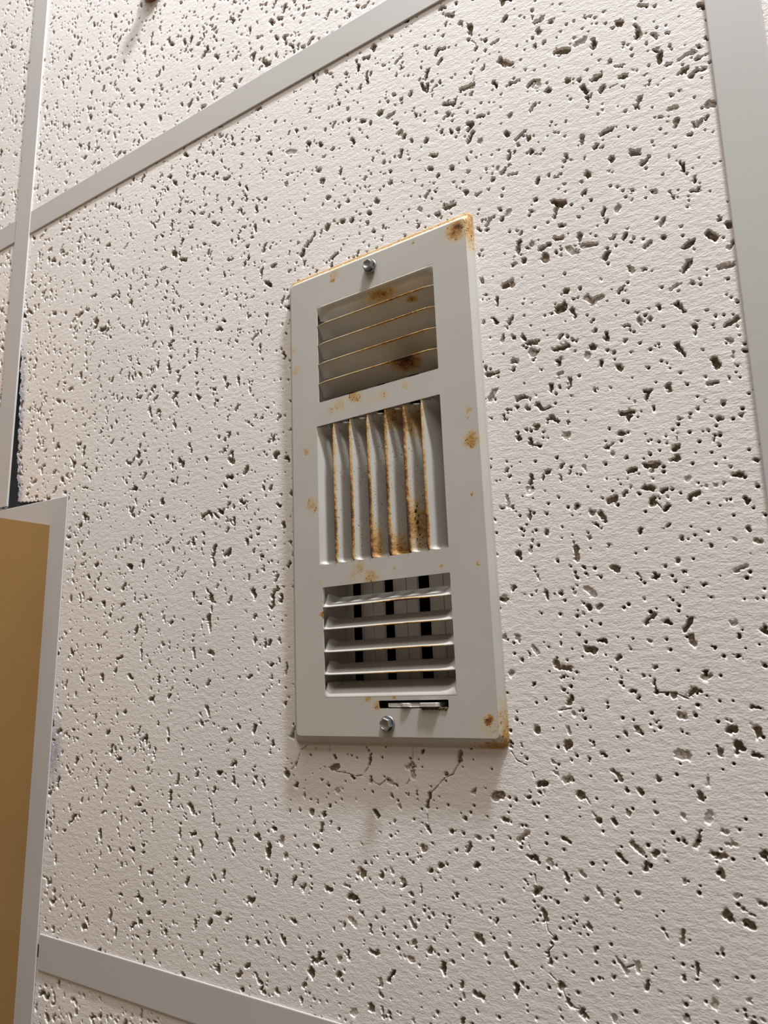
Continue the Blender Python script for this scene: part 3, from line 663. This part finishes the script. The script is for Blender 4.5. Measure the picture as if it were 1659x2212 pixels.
def main_smear(co):
    """blue-grey caulk smeared on the tile along the gap and on one patch beside the wall angle"""
    u, v = co[:, 0], co[:, 1]
    a = np.clip(1 - (u - u_edge(v) - 0.004) / 0.004, 0, 1) * np.clip((v - 0.10) / 0.05, 0, 1) * (v < 0.262) * (u < 0.04)
    d = np.hypot((u - 0.0885) / 0.009, (v - 0.462) / 0.022)
    return np.maximum(a, np.clip(1.3 - d, 0, 1))

def fine_main(U, V):
    vis = (V < 0.545 + (0.585 - U) * 0.22) & (U < 0.592)
    return np.where((U > 0.10) & vis, 4, 2)

main_tile, nq0 = build_tile('ceiling_tile', -EDGE, -EDGE, NT, NT, 11, fine_main, None, main_smear, main_drop, main_warp, main_extra, keep_main, hide=main_hide)
main_tile['label'] = 'tile holding the vent, notched around the wall corner'

# raw edge of the notched tile (the side one sees through the gap)
def skirt():
    bm = bmesh.new()
    line = [(float(u_edge(np.array(v))), v) for v in np.arange(0.105, 0.2585, 0.0012)]
    us = np.arange(float(u_edge(np.array(0.2575))), 0.068, 0.0012)
    line += [(u, float(v_edge(np.array(u)))) for u in us]
    prev = None
    for k, (u, v) in enumerate(line):
        jit = 0.0005 * math.sin(k * 1.7) + 0.0004 * math.sin(k * 3.1)
        col = [bm.verts.new((u, v, 0.0)), bm.verts.new((u + 0.001 + jit, v - 0.001, 0.0035)),
               bm.verts.new((u + 0.0006 - jit, v - 0.0006, 0.009)), bm.verts.new((u + 0.001, v - 0.001, 0.0155))]
        if prev:
            for a in range(3):
                bm.faces.new((prev[a], col[a], col[a + 1], prev[a + 1]))
        prev = col
    return bm_mesh('tile_edge', bm, True)
link('tile_edge', skirt(), mat_plain('raw_tile_edge', (0.50, 0.50, 0.51), 0.9, 0.1, 0.25, 500, bump=0.0008), main_tile)

P = T + BW
two = lambda c: np.where(c, 2, 1)
tiles = [ # u index, v index, cut finer where, keeps its relief where
    (0, -1, lambda U, V: two((V > -0.36) & (U < 0.47)), lambda U, V: V > -0.44),
    (-1, -1, lambda U, V: two((U > -0.16) & (V > -0.40)), lambda U, V: (U > -0.24) & (V > -0.46)),
    (-1, 0, lambda U, V: two(U > -0.12), lambda U, V: U > -0.20),
    (1, 0, lambda U, V: two((U < 0.66) & (V < 0.25)), lambda U, V: U < 0.74),
    (0, 1, lambda U, V: two((V < 0.70) & (U < 0.42)), lambda U, V: V < 0.78),
    (1, 1, lambda U, V: np.ones_like(U, int), lambda U, V: (U < 0.70) & (V < 0.70)),
    (1, -1, lambda U, V: np.ones_like(U, int), lambda U, V: (U < 0.72) & (V > -0.14)),
]
for k, (iu, iv, fn, nearf) in enumerate(tiles):
    drop = None
    nv = NT
    if (iu, iv) == (-1, 0):
        nv = int(0.275 / CELL)
    if (iu, iv) == (0, 1):
        drop = lambda U, V: U < 0.074
    build_tile('ceiling_tile', iu * P - EDGE, iv * P - EDGE, NT, nv, 40 + k, fn, nearf, None, drop)

# --- grid bars
def tee(name, a0, a1, c, axis, z0, parent=ceiling):
    """inverted tee: rounded-edge flange (its face at z0) and an upright web"""
    h = BW / 2
    prof = [(-h, z0 + 0.00045), (-h + 0.00012, z0 + 0.0002), (-h + 0.0004, z0 + 0.00004), (-h + 0.0008, z0), (h - 0.0008, z0),
            (h - 0.0004, z0 + 0.00004), (h - 0.00012, z0 + 0.0002), (h, z0 + 0.00045),
            (h, -0.0003), (h - 0.0005, -0.0001), (0.0008, -0.0001), (0.0008, 0.030), (0.003, 0.031), (0.003, 0.038), (-0.003, 0.038), (-0.003, 0.031),
            (-0.0008, 0.030), (-0.0008, -0.0001), (-h + 0.0005, -0.0001), (-h, -0.0003)]
    bm = bmesh.new()
    rings = []
    for s in (a0, a1):
        rings.append([bm.verts.new((c + p, s, z) if axis == 'v' else (s, c + p, z)) for p, z in prof])
    n = len(prof)
    for i in range(n):
        bm.faces.new((rings[0][i], rings[0][(i + 1) % n], rings[1][(i + 1) % n], rings[1][i]))
    bm.faces.new(rings[0])
    bm.faces.new(list(reversed(rings[1])))
    me = bm_mesh(name, bm)
    me.materials.append(M_TBAR)
    me.materials.append(M_WEB)
    for p in me.polygons:
        if p.center.z > -0.00005:
            p.material_index = 1
    o = bpy.data.objects.new(name, me)
    COL.objects.link(o)
    o.parent = parent
    return o

tee('grid_bar', -0.66, 0.2605, -BW / 2, 'v', -0.0016)
tee('grid_bar', -0.66, 1.22, T + BW / 2, 'v', -0.0016)
tee('grid_bar', 0.0003, T - 0.0003, -BW / 2, 'u', -0.0011)
tee('grid_bar', -0.62, -BW - 0.0003, -BW / 2, 'u', -0.0011)
tee('grid_bar', T + BW + 0.0003, 1.22, -BW / 2, 'u', -0.0011)
tee('grid_bar', 0.0873, T - 0.0003, T + BW / 2, 'u', -0.0011)
tee('grid_bar', T + BW + 0.0003, 1.22, T + BW / 2, 'u', -0.0011)

# --- unseen dark slab added above the tiles to block world light
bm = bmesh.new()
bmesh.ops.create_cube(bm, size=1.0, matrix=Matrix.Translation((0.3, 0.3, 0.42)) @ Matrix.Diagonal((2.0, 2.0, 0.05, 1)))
link('plenum_light_block', bm_mesh('plenum_light_block', bm), M_BLOCK, ceiling)

# ------------------------------------------------------------------ boxed-out wall corner and its angle trim
TTH = 0.0071
def wall_frame(u, v):
    """offsets along the wall run (slightly out of square with the grid)"""
    c, s = math.cos(TTH), math.sin(TTH)
    return 0.08702 + u * c - v * s, 0.26356 + u * s + v * c

def prism(name, poly, z0, z1, mat, parent=None, bev=0.0):
    bm = bmesh.new()
    lo = [bm.verts.new((x, y, z0)) for x, y in poly]
    hi = [bm.verts.new((x, y, z1)) for x, y in poly]
    n = len(poly)
    bm.faces.new(lo)
    bm.faces.new(list(reversed(hi)))
    for i in range(n):
        bm.faces.new((lo[i], lo[(i + 1) % n], hi[(i + 1) % n], hi[i]))
    if bev:
        bmesh.ops.bevel(bm, geom=list(bm.edges), offset=bev, segments=2, affect='EDGES', profile=0.6)
    return link(name, bm_mesh(name, bm), mat, parent)

TW = 0.0216
wall = prism('wall_left', [wall_frame(-TW, TW), wall_frame(-TW, 0.98), wall_frame(-0.75, 0.98), wall_frame(-0.75, TW)],
             0.0, ZC + 0.25, M_WALL, None, 0.0004)
wall['kind'] = 'structure'
wall['label'] = 'tan painted wall corner rising to the ceiling'

def angle(name, a, b, along):
    """wall angle: flange under the tiles and an upright leg against the wall, with a rolled outer hem"""
    zb = -0.0012
    prof = [(0.0, zb + 0.0005), (-0.00015, zb + 0.0002), (-0.0005, zb), (-TW, zb), (-TW, 0.02), (-TW + 0.0006, 0.02), (-TW + 0.0006, -0.0004), (0.0, -0.0004)]
    bm = bmesh.new()
    rings = []
    for s, mitre in ((a, True), (b, False)):
        ring = []
        for p, z in prof:
            if along == 'v':
                u, v = p, (s - p if mitre else s)
            else:
                u, v = (s + p if mitre else s), -p
            x, y = wall_frame(u, v)
            ring.append(bm.verts.new((x, y, z)))
        rings.append(ring)
    n = len(prof)
    for i in range(n):
        bm.faces.new((rings[0][i], rings[0][(i + 1) % n], rings[1][(i + 1) % n], rings[1][i]))
    bm.faces.new(rings[0])
    bm.faces.new(list(reversed(rings[1])))
    o = link(name, bm_mesh(name, bm), M_TRIM)
    o.location.z = ZC
    o['kind'] = 'structure'
    return o
t1 = angle('trim_1', 0.0, 0.97, 'v')
t1['label'] = 'pale metal wall angle running beside the notched tile'
t2 = angle('trim_2', 0.0, -0.74, 'u')
t2['label'] = 'short pale wall angle turning the tan wall corner'

# ------------------------------------------------------------------ the air register
vent = empty('air_vent', (VU, VV, ZC), VTH)
vent['label'] = 'cream metal ceiling air register with louvers and rust stains'
vent['category'] = 'air vent'
ZP = -6.0                                             # plate face, mm below the tile
XL, XR, YT, YB = -62.2, 65.4, -140.4, 141.6           # raised face
OXL, OXR, OYT, OYB = -67.6, 67.8, -146.9, 147.0       # outer rim
HX0, HX1 = -41.3, 43.4
O1 = (-119.6, -55.6)
O2 = (-40.6, 45.2)
O3 = (58.3, 121.0)
SLOT = (-4.6, 38.3, 122.9, 127.0)

def rrect(x0, x1, y0, y1, r, k=6):
    pts = []
    for cx, cy, a0 in ((x1 - r, y1 - r, 0), (x0 + r, y1 - r, 90), (x0 + r, y0 + r, 180), (x1 - r, y0 + r, 270)):
        for i in range(k + 1):
            a = math.radians(a0 + 90 * i / k)
            pts.append((cx + r * math.cos(a), cy + r * math.sin(a)))
    return pts

def faceplate():
    bm = bmesh.new()
    # profile from the outer rim to the face: t = fraction of the way in
    prof = [(0.0, -0.05), (0.0, -0.75), (0.06, -1.05), (0.22, -1.1), (0.34, -1.5), (0.55, -3.2), (0.74, -4.9), (0.86, -5.65), (0.95, -5.94), (1.0, ZP)]
    rings = []
    for t, z in prof:
        x0 = OXL + (XL - OXL) * t
        x1 = OXR + (XR - OXR) * t
        y0 = OYT + (YT - OYT) * t
        y1 = OYB + (YB - OYB) * t
        rings.append([bm.verts.new((x * MM, y * MM, z * MM)) for x, y in rrect(x0, x1, y0, y1, 4.6 - 2.2 * t)])
    n = len(rings[0])
    for a, b in zip(rings, rings[1:]):
        for i in range(n):
            f = bm.faces.new((a[i], a[(i + 1) % n], b[(i + 1) % n], b[i]))
            f.smooth = True
    inner = rings[-1]
    edges = [bm.edges.get((inner[i], inner[(i + 1) % n])) for i in range(n)]
    for (x0, x1, y0, y1, r) in ((HX0, HX1, O1[0], O1[1], 0.6), (HX0 - 1.9, HX1, O2[0], O2[1], 0.6), (HX0, HX1, O3[0], O3[1], 0.6), (*SLOT, 0.5)):
        lp = [bm.verts.new((x * MM, y * MM, ZP * MM)) for x, y in rrect(x0, x1, y0, y1, r, 3)]
        up = [bm.verts.new((v.co.x, v.co.y, (ZP + 0.8) * MM)) for v in lp]
        k = len(lp)
        for i in range(k):
            edges.append(bm.edges.new((lp[i], lp[(i + 1) % k])))
            bm.faces.new((lp[i], lp[(i + 1) % k], up[(i + 1) % k], up[i]))
    bmesh.ops.triangle_fill(bm, edges=edges, use_beauty=True, use_dissolve=False)
    return bm_mesh('faceplate', bm)

SPOTS = [(59.0,-134.6,5.0,0.74),(61.0,-136.6,3.0,1.0),(-26.7,-137.7,4,0.35),(-28.7,-133.6,1.5,0.6),(31.6,-137.2,1.1,0.6),(-61.2,-95.9,2.5,0.3),(-59.1,-81.8,3,0.35),(-15.0,-54.4,3.5,0.5),(-24.8,-50.0,4.5,0.35),(-2.8,-48.8,3,0.25),(5.7,-49.3,4,0.3),(21.3,-51.4,3,0.3),(60.5,-27.2,2.2,0.4),(60.7,-10.9,4.2,0.6),(60.5,-7.6,1.6,0.7),(-31.6,-48.6,3.5,0.35),(-12.1,-51.6,2.8,0.5),(-47.0,-34.3,6,0.2),(-51.6,-26.6,2,0.45),(-48.0,7.9,4.5,0.4),(-50.8,5.7,1.2,0.6),(-45.2,10.6,1.2,0.6),(59.4,19.2,1,0.6),(-14.6,49.7,4,0.4),(-6.9,56.0,5,0.42),(-19.0,53.5,3,0.3),(60.0,55.5,0.8,0.5),(37.8,54.4,1.4,0.45),(-11.5,121.0,2.5,0.45),(-5.5,125.4,3,0.45),(5.1,120.7,1.2,0.5),(10.4,119.9,0.9,0.7),(60.5,133.1,2.0,0.95),(60.5,136.2,6,0.28),(-41.6,73.8,1.8,0.6),(-41.7,66.6,1.4,0.4),(6.4,-39.0,2,0.5),(8.4,52.5,1.4,0.35),(-43.5,55.6,1.4,0.3),(59.9,-23.7,1.3,0.35)]
EDGES = [(-80, 80, -170, -144.4, 1.0, 0.9, 0.46), (65.2, 80, -170, -122, 1.2, 16, 0.55), (65.2, 80, 130, 170, 1.6, 26, 0.66),
         (50, 80, 143.2, 170, 22, 1.2, 0.6), (-60, 20, 143.2, 145.8, 3, 0.8, 0.17)]
M_FACE = mat_faceplate(SPOTS, EDGES)
link('faceplate', faceplate(), M_FACE, vent)
M_BLADE = mat_blade()

def sm(t):
    t = max(0.0, min(1.0, t))
    return t * t * (3 - 2 * t)

def blade(axis, lip, sgn, roll, a0, a1, rustf, seed, end0=8.0, end1=8.0, speck=0.0):
    """one stamped louver. axis: 'x' blade runs along x and tilts in y; 'y' the reverse.
    lip: place of the front edge, sgn: side towards which it leans as it goes in."""
    rnd = random.Random(seed)
    nl, nt = 84, 16
    S, H = 6.2, 11.6
    bm = bmesh.new()
    rl = bm.verts.layers.float.new('rust')
    pl = bm.verts.layers.float.new('speck')
    grid = []
    for i in range(nl + 1):
        f = i / nl
        a = a0 + (a1 - a0) * f
        e = sm(min((a - a0) / end0, (a1 - a) / end1))              # 0 at the ends, 1 along the middle
        row = []
        for j in range(nt + 1):
            t = j / nt
            if roll:
                # bends out of the plate: quarter curve, then the straight slope
                q = t * 1.22
                if q < 0.40:
                    w = q / 0.40
                    p, z = -2.6 + 4.4 * w, 3.0 * w ** 1.8
                else:
                    w = (q - 0.40) / 0.82
                    p, z = 1.8 + (S - 1.8) * w, 3.0 + (H - 3.0) * w
                # shallower at the very ends, where the metal is still joined to the plate
                z *= 0.25 + 0.75 * e
                p *= 1.0
            else:
                k = 0.42 + 0.58 * e
                p = S * t * (1.0 + 0.35 * (1 - e)) 
                z = H * t * k - 0.9 * e * (1 - t) ** 3 + 0.5 * math.sin(math.pi * t) * e
                if t == 0:
                    p += sgn * 0
            pp = lip + sgn * p
            zz = ZP + 0.35 + z
            if axis == 'x':
                co = (a, pp, zz)
            else:
                co = (pp, a, zz)
            v = bm.verts.new((co[0] * MM, co[1] * MM, co[2] * MM))
            v[rl] = rustf(f, t, rnd)
            v[pl] = max(speck, 0.8 * sm((v[rl] - 0.3) / 0.3))
            row.append(v)
        grid.append(row)
    for i in range(nl):
        for j in range(nt):
            bm.faces.new((grid[i][j], grid[i + 1][j], grid[i + 1][j + 1], grid[i][j + 1]))
    me = bm_mesh('louver', bm, True)
    o = link('louver', me, M_BLADE, vent)
    so = o.modifiers.new('thickness', 'SOLIDIFY')
    so.thickness = 0.0006
    so.offset = 0.0
    return o

def g(x, c, w):
    return math.exp(-((x - c) / w) ** 2)

# upper bank: leans towards +y as it goes in
for i in range(5):
    lip = (-117.0, -107.0, -93.9, -80.9, -68.2)[i]
    def rf(f, t, r, i=i):
        v = 0.16 + 0.04 * g(f, 0.6, 0.5)
        if i > 0:
            v += 0.6 * g(t, 0, 0.05) * (0.25 + 0.75 * g(f, 0.7, 0.25))
        if i == 4:
            v += 1.0 * g(f, 0.74, 0.09) * g(t, 0.25, 0.35)
        if i == 0:
            v += 0.55 * g(f, 0.55, 0.10) * g(t, 0.4, 0.2)
        if i == 1:
            v += 0.5 * g(f, 0.8, 0.04) * g(t, 0.3, 0.15)
        return v
    blade('x', lip, 1, i == 0, HX0, HX1, rf, 100 + i)
# middle bank: runs along y, leans towards +x as it goes in
for i in range(7):
    lip = (-42.6, -30.7, -18.6, -5.9, 6.4, 19.0, 31.1)[i]
    def rf(f, t, r, i=i):
        heavy = (0.05, 0.55, 0.65, 0.8, 0.85, 1.0, 0.5)[i]
        v = 0.0
        if i > 0:
            v += (0.45 + heavy) * 1.05 * g(t, 0, 0.085) * (0.40 + 0.60 * sm((f - 0.25) / 0.4) * (0.6 + 0.4 * math.sin(9 * f + i)))
            v += 0.06 + 0.10 * heavy
        if i == 3:
            v += 0.5 * g(f, 0.92, 0.12) * g(t, 0.25, 0.3)
        if i == 4:
            v += 0.42 * g(f, 0.97, 0.11) + 0.32 * g(f, 0.05, 0.08)
        if i == 5:
            v += 0.36 * g(f, 0.80, 0.15) + 0.38 * g(f, 0.12, 0.09)
        return min(v, 1.5)
    blade('y', lip, 1, i == 0, O2[0], O2[1], rf, 200 + i, 6.0, 2.6, (0.0, 0.5, 0.75, 0.75, 0.8, 0.9, 0.1)[i])
# lower bank: leans towards -y as it goes in
for i in range(5):
    lip = (70.1, 82.8, 95.7, 108.3, 118.6)[i]
    def rf(f, t, r, i=i):
        v = 0.0
        if i < 4:
            v += 0.7 * g(t, 0, 0.05) * (0.25 + 0.75 * g(f, 0.65, 0.25))
        if i == 0:
            v += 0.85 * g(f, 0.64, 0.12) * g(t, 0, 0.16)
        return v
    blade('x', lip, -1, i == 4, HX0, HX1, rf, 300 + i, 4.0, 8.0)

# --- loose paint and rust flakes on the worst blade
def flake():
    bm = bmesh.new()
    lo = [bm.verts.new((x * MM, y * MM, 0)) for x, y in ((-0.5, -1.0), (0.55, -0.8), (0.6, 0.7), (-0.1, 1.1), (-0.6, 0.5))]
    hi = [bm.verts.new((v.co.x * 0.92, v.co.y * 0.92, 0.00022)) for v in lo]
    bm.faces.new(lo)
    bm.faces.new(list(reversed(hi)))
    for k in range(5):
        bm.faces.new((lo[k], lo[(k + 1) % 5], hi[(k + 1) % 5], hi[k]))
    return bm_mesh('rust_flake', bm)
fm_ = flake()
fm_.materials.append(M_CRUST)
fr = random.Random(21)
for (y, t, sc) in ((18.5, 0.42, 0.7), (21.5, 0.34, 1.15), (23.6, 0.48, 0.8), (25.4, 0.30, 0.8), (27.6, 0.40, 1.3), (30.4, 0.44, 1.0), (34.5, 0.5, 0.7), (37.0, 0.36, 0.6)):
    o = bpy.data.objects.new('rust_flake', fm_)
    COL.objects.link(o)
    o.parent = vent
    o.location = ((19.0 + 6.2 * t + 0.45) * MM, y * MM, (ZP + 0.35 + 11.6 * t + 0.30) * MM)
    o.rotation_euler = (fr.uniform(-0.25, 0.25), math.radians(118) + fr.uniform(-0.2, 0.2), fr.uniform(-0.6, 0.6))
    o.scale = (sc, sc, sc)

# --- screws: washer, hex head with a dished top
def hex_head():
    bm = bmesh.new()
    n = 6
    zs = [(0.0, 3.55), (-2.9, 3.5), (-3.5, 3.05)]
    rings = []
    for z, r in zs:
        rings.append([bm.verts.new((r * math.cos(math.radians(60 * i + 15)) * MM, r * math.sin(math.radians(60 * i + 15)) * MM, z * MM)) for i in range(n)])
    circ = []
    for z, r in ((-3.5, 2.45), (-3.25, 2.1), (-2.95, 1.2), (-2.9, 0.5)):
        circ.append([bm.verts.new((r * math.cos(math.radians(20 * i + 15)) * MM, r * math.sin(math.radians(20 * i + 15)) * MM, z * MM)) for i in range(18)])
    for a, b in zip(rings, rings[1:]):
        for i in range(n):
            bm.faces.new((a[i], a[(i + 1) % n], b[(i + 1) % n], b[i]))
    top = rings[-1]
    for i in range(n):
        c = circ[0]
        k = 3 * i
        bm.faces.new((top[i], top[(i + 1) % n], c[(k + 3) % 18], c[(k + 2) % 18], c[(k + 1) % 18], c[k]))
    for a, b in zip(circ, circ[1:]):
        for i in range(18):
            bm.faces.new((a[i], a[(i + 1) % 18], b[(i + 1) % 18], b[i]))
    bm.faces.new(circ[-1])
    return bm_mesh('screw', bm)

def washer():
    bm = bmesh.new()
    prof = [(0.3, 3.2), (-0.5, 3.4), (-0.75, 3.9), (-0.5, 4.35), (0.05, 4.45)]
    rings = [[bm.verts.new((r * math.cos(math.tau * i / 28) * MM, r * math.sin(math.tau * i / 28) * MM, z * MM)) for i in range(28)] for z, r in prof]
    for a, b in zip(rings, rings[1:]):
        for i in range(28):
            bm.faces.new((a[i], a[(i + 1) % 28], b[(i + 1) % 28], b[i]))
    return bm_mesh('washer', bm, True)
hx, wm = hex_head(), washer()
hx.materials.append(M_ZINC)
wm.materials.append(M_ZINC)
for (x, y, rz, lift) in ((1.0, -132.8, 0.5, 0.5), (1.0, 135.0, 0.1, 0.0)):
    s_ = bpy.data.objects.new('screw', hx)
    COL.objects.link(s_)
    s_.parent = vent
    s_.location = (x * MM, y * MM, (ZP - 0.4 - lift) * MM)
    s_.rotation_euler = (0, 0, rz)
    s_['label'] = 'grey zinc hex washer-head screw'
    w_ = bpy.data.objects.new('washer', wm)
    COL.objects.link(w_)
    w_.parent = s_

# --- damper lever in its slot
def lever():
    bm = bmesh.new()
    prof = [(1.2, -4.6), (1.2, -5.6), (9.5, -5.9), (11.5, -7.4), (14.5, -7.1), (16.2, -6.0), (21.5, -5.9), (22.5, -7.9), (31.8, -8.1), (32.9, -7.4), (32.9, -4.6), (33.0, 2.0), (1.2, 2.0)]
    for y in (124.3, 126.5):
        pass
    lo = [bm.verts.new((x * MM, 124.3 * MM, z * MM)) for x, z in prof]
    hi = [bm.verts.new((x * MM, 126.4 * MM, z * MM)) for x, z in prof]
    n = len(prof)
    bm.faces.new(lo)
    bm.faces.new(list(reversed(hi)))
    for i in range(n):
        bm.faces.new((lo[i], lo[(i + 1) % n], hi[(i + 1) % n], hi[i]))
    bmesh.ops.bevel(bm, geom=list(bm.edges), offset=0.00018, segments=1, affect='EDGES')
    return bm_mesh('damper_lever', bm)
lv = link('damper_lever', lever(), M_LEVER, vent)
lv['label'] = 'worn silver damper lever in the slot'

def crust():
    rnd = random.Random(5)
    bm = bmesh.new()
    for k in range(34):
        x = 23.0 + 14.5 * k / 33 + rnd.uniform(-0.3, 0.3)
        r = rnd.uniform(0.35, 0.8)
        mtx = Matrix.Translation((x * MM, (127.1 + rnd.uniform(-0.2, 0.5)) * MM, (ZP - 0.1) * MM)) @ Matrix.Diagonal((r * 1.3 * MM, r * MM, r * 0.7 * MM, 1))
        res = bmesh.ops.create_icosphere(bm, subdivisions=1, radius=1.0, matrix=mtx)
        for v in res['verts']:
            v.co += Vector((rnd.uniform(-1, 1), rnd.uniform(-1, 1), rnd.uniform(-1, 1))) * 0.00018
    return bm_mesh('rust_crust', bm)
cr = link('rust_crust', crust(), M_CRUST, vent)
cr['label'] = 'flaking rust crumbs along the lever slot'

# --- damper blades behind the louvers and the boot around them
def damper(x):
    bm = bmesh.new()
    prof = [(0.0, 26.0), (1.2, 23.4), (4.0, 22.0), (9.0, 21.4), (11.2, 21.2), (11.6, 21.9), (12.0, 21.2), (15.5, 21.0), (19.2, 20.8), (19.9, 21.8)]
    cols = []
    for y in (-121.0, -60.0, 0.0, 60.0, 121.0):
        cols.append([bm.verts.new(((x + p) * MM, y * MM, z * MM)) for p, z in prof])
    for a, b in zip(cols, cols[1:]):
        for i in range(len(prof) - 1):
            bm.faces.new((a[i], a[i + 1], b[i + 1], b[i]))
    me = bm_mesh('damper_blade', bm, False)
    o = link('damper_blade', me, M_DAMP, vent)
    so = o.modifiers.new('thickness', 'SOLIDIFY')
    so.thickness = 0.0006
    return o
for x in (-59.2, -35.9, -12.4, 12.4, 37.2):
    damper(x)

def side(x, flip):
    """long side of the damper frame, folded inwards at its top"""
    bm = bmesh.new()
    d = 1 if flip else -1
    prof = [(x, -5.1), (x, 12.0), (x + 0.3 * d, 23.0), (x + 1.5 * d, 27.0), (x + 5.0 * d, 28.5)]
    cols = [[bm.verts.new((p * MM, y * MM, z * MM)) for p, z in prof] for y in (-128.0, -40.0, 40.0, 128.0)]
    for a, b in zip(cols, cols[1:]):
        for k in range(len(prof) - 1):
            bm.faces.new((a[k], a[k + 1], b[k + 1], b[k]))
    o = link('damper_frame', bm_mesh('damper_frame', bm, False), M_DAMP, vent)
    so = o.modifiers.new('thickness', 'SOLIDIFY')
    so.thickness = 0.0006
    so.offset = 0.0
side(-44.0, False)
side(45.2, True)

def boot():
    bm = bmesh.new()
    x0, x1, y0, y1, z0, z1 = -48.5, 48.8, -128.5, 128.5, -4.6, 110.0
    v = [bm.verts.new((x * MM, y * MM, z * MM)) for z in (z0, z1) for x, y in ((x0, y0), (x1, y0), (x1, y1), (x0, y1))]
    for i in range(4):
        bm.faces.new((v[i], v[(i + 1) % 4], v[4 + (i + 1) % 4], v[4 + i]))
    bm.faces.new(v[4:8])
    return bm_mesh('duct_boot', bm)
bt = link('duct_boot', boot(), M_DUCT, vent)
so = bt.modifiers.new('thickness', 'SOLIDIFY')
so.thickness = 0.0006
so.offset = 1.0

# ------------------------------------------------------------------ sprinkler whose rim dips into the top of the picture
def lathe(name, prof, mat, parent, n=36):
    bm = bmesh.new()
    rings = [[bm.verts.new((r * math.cos(math.tau * i / n) * MM, r * math.sin(math.tau * i / n) * MM, z * MM)) for i in range(n)] for r, z in prof]
    for a, b in zip(rings, rings[1:]):
        for i in range(n):
            bm.faces.new((a[i], a[(i + 1) % n], b[(i + 1) % n], b[i]))
    bm.faces.new(rings[0])
    bm.faces.new(list(reversed(rings[-1])))
    return link(name, bm_mesh(name, bm, False), mat, parent)
spr = empty('ceiling_fixture', (0.166, -0.178, ZC))
spr['label'] = 'small round brown fixture on the tile at the top edge of the picture'
spr['category'] = 'ceiling fixture'
lathe('escutcheon', [(15.5, 0.0), (15.5, -1.5), (14.0, -3.5), (9.0, -5.0), (6.5, -5.2), (6.5, 0.0)], M_BRONZE, spr)
lathe('body', [(6.2, -5.0), (6.2, -9.0), (9.0, -9.6), (9.0, -11.5), (3.0, -12.5)], M_BRONZE, spr)
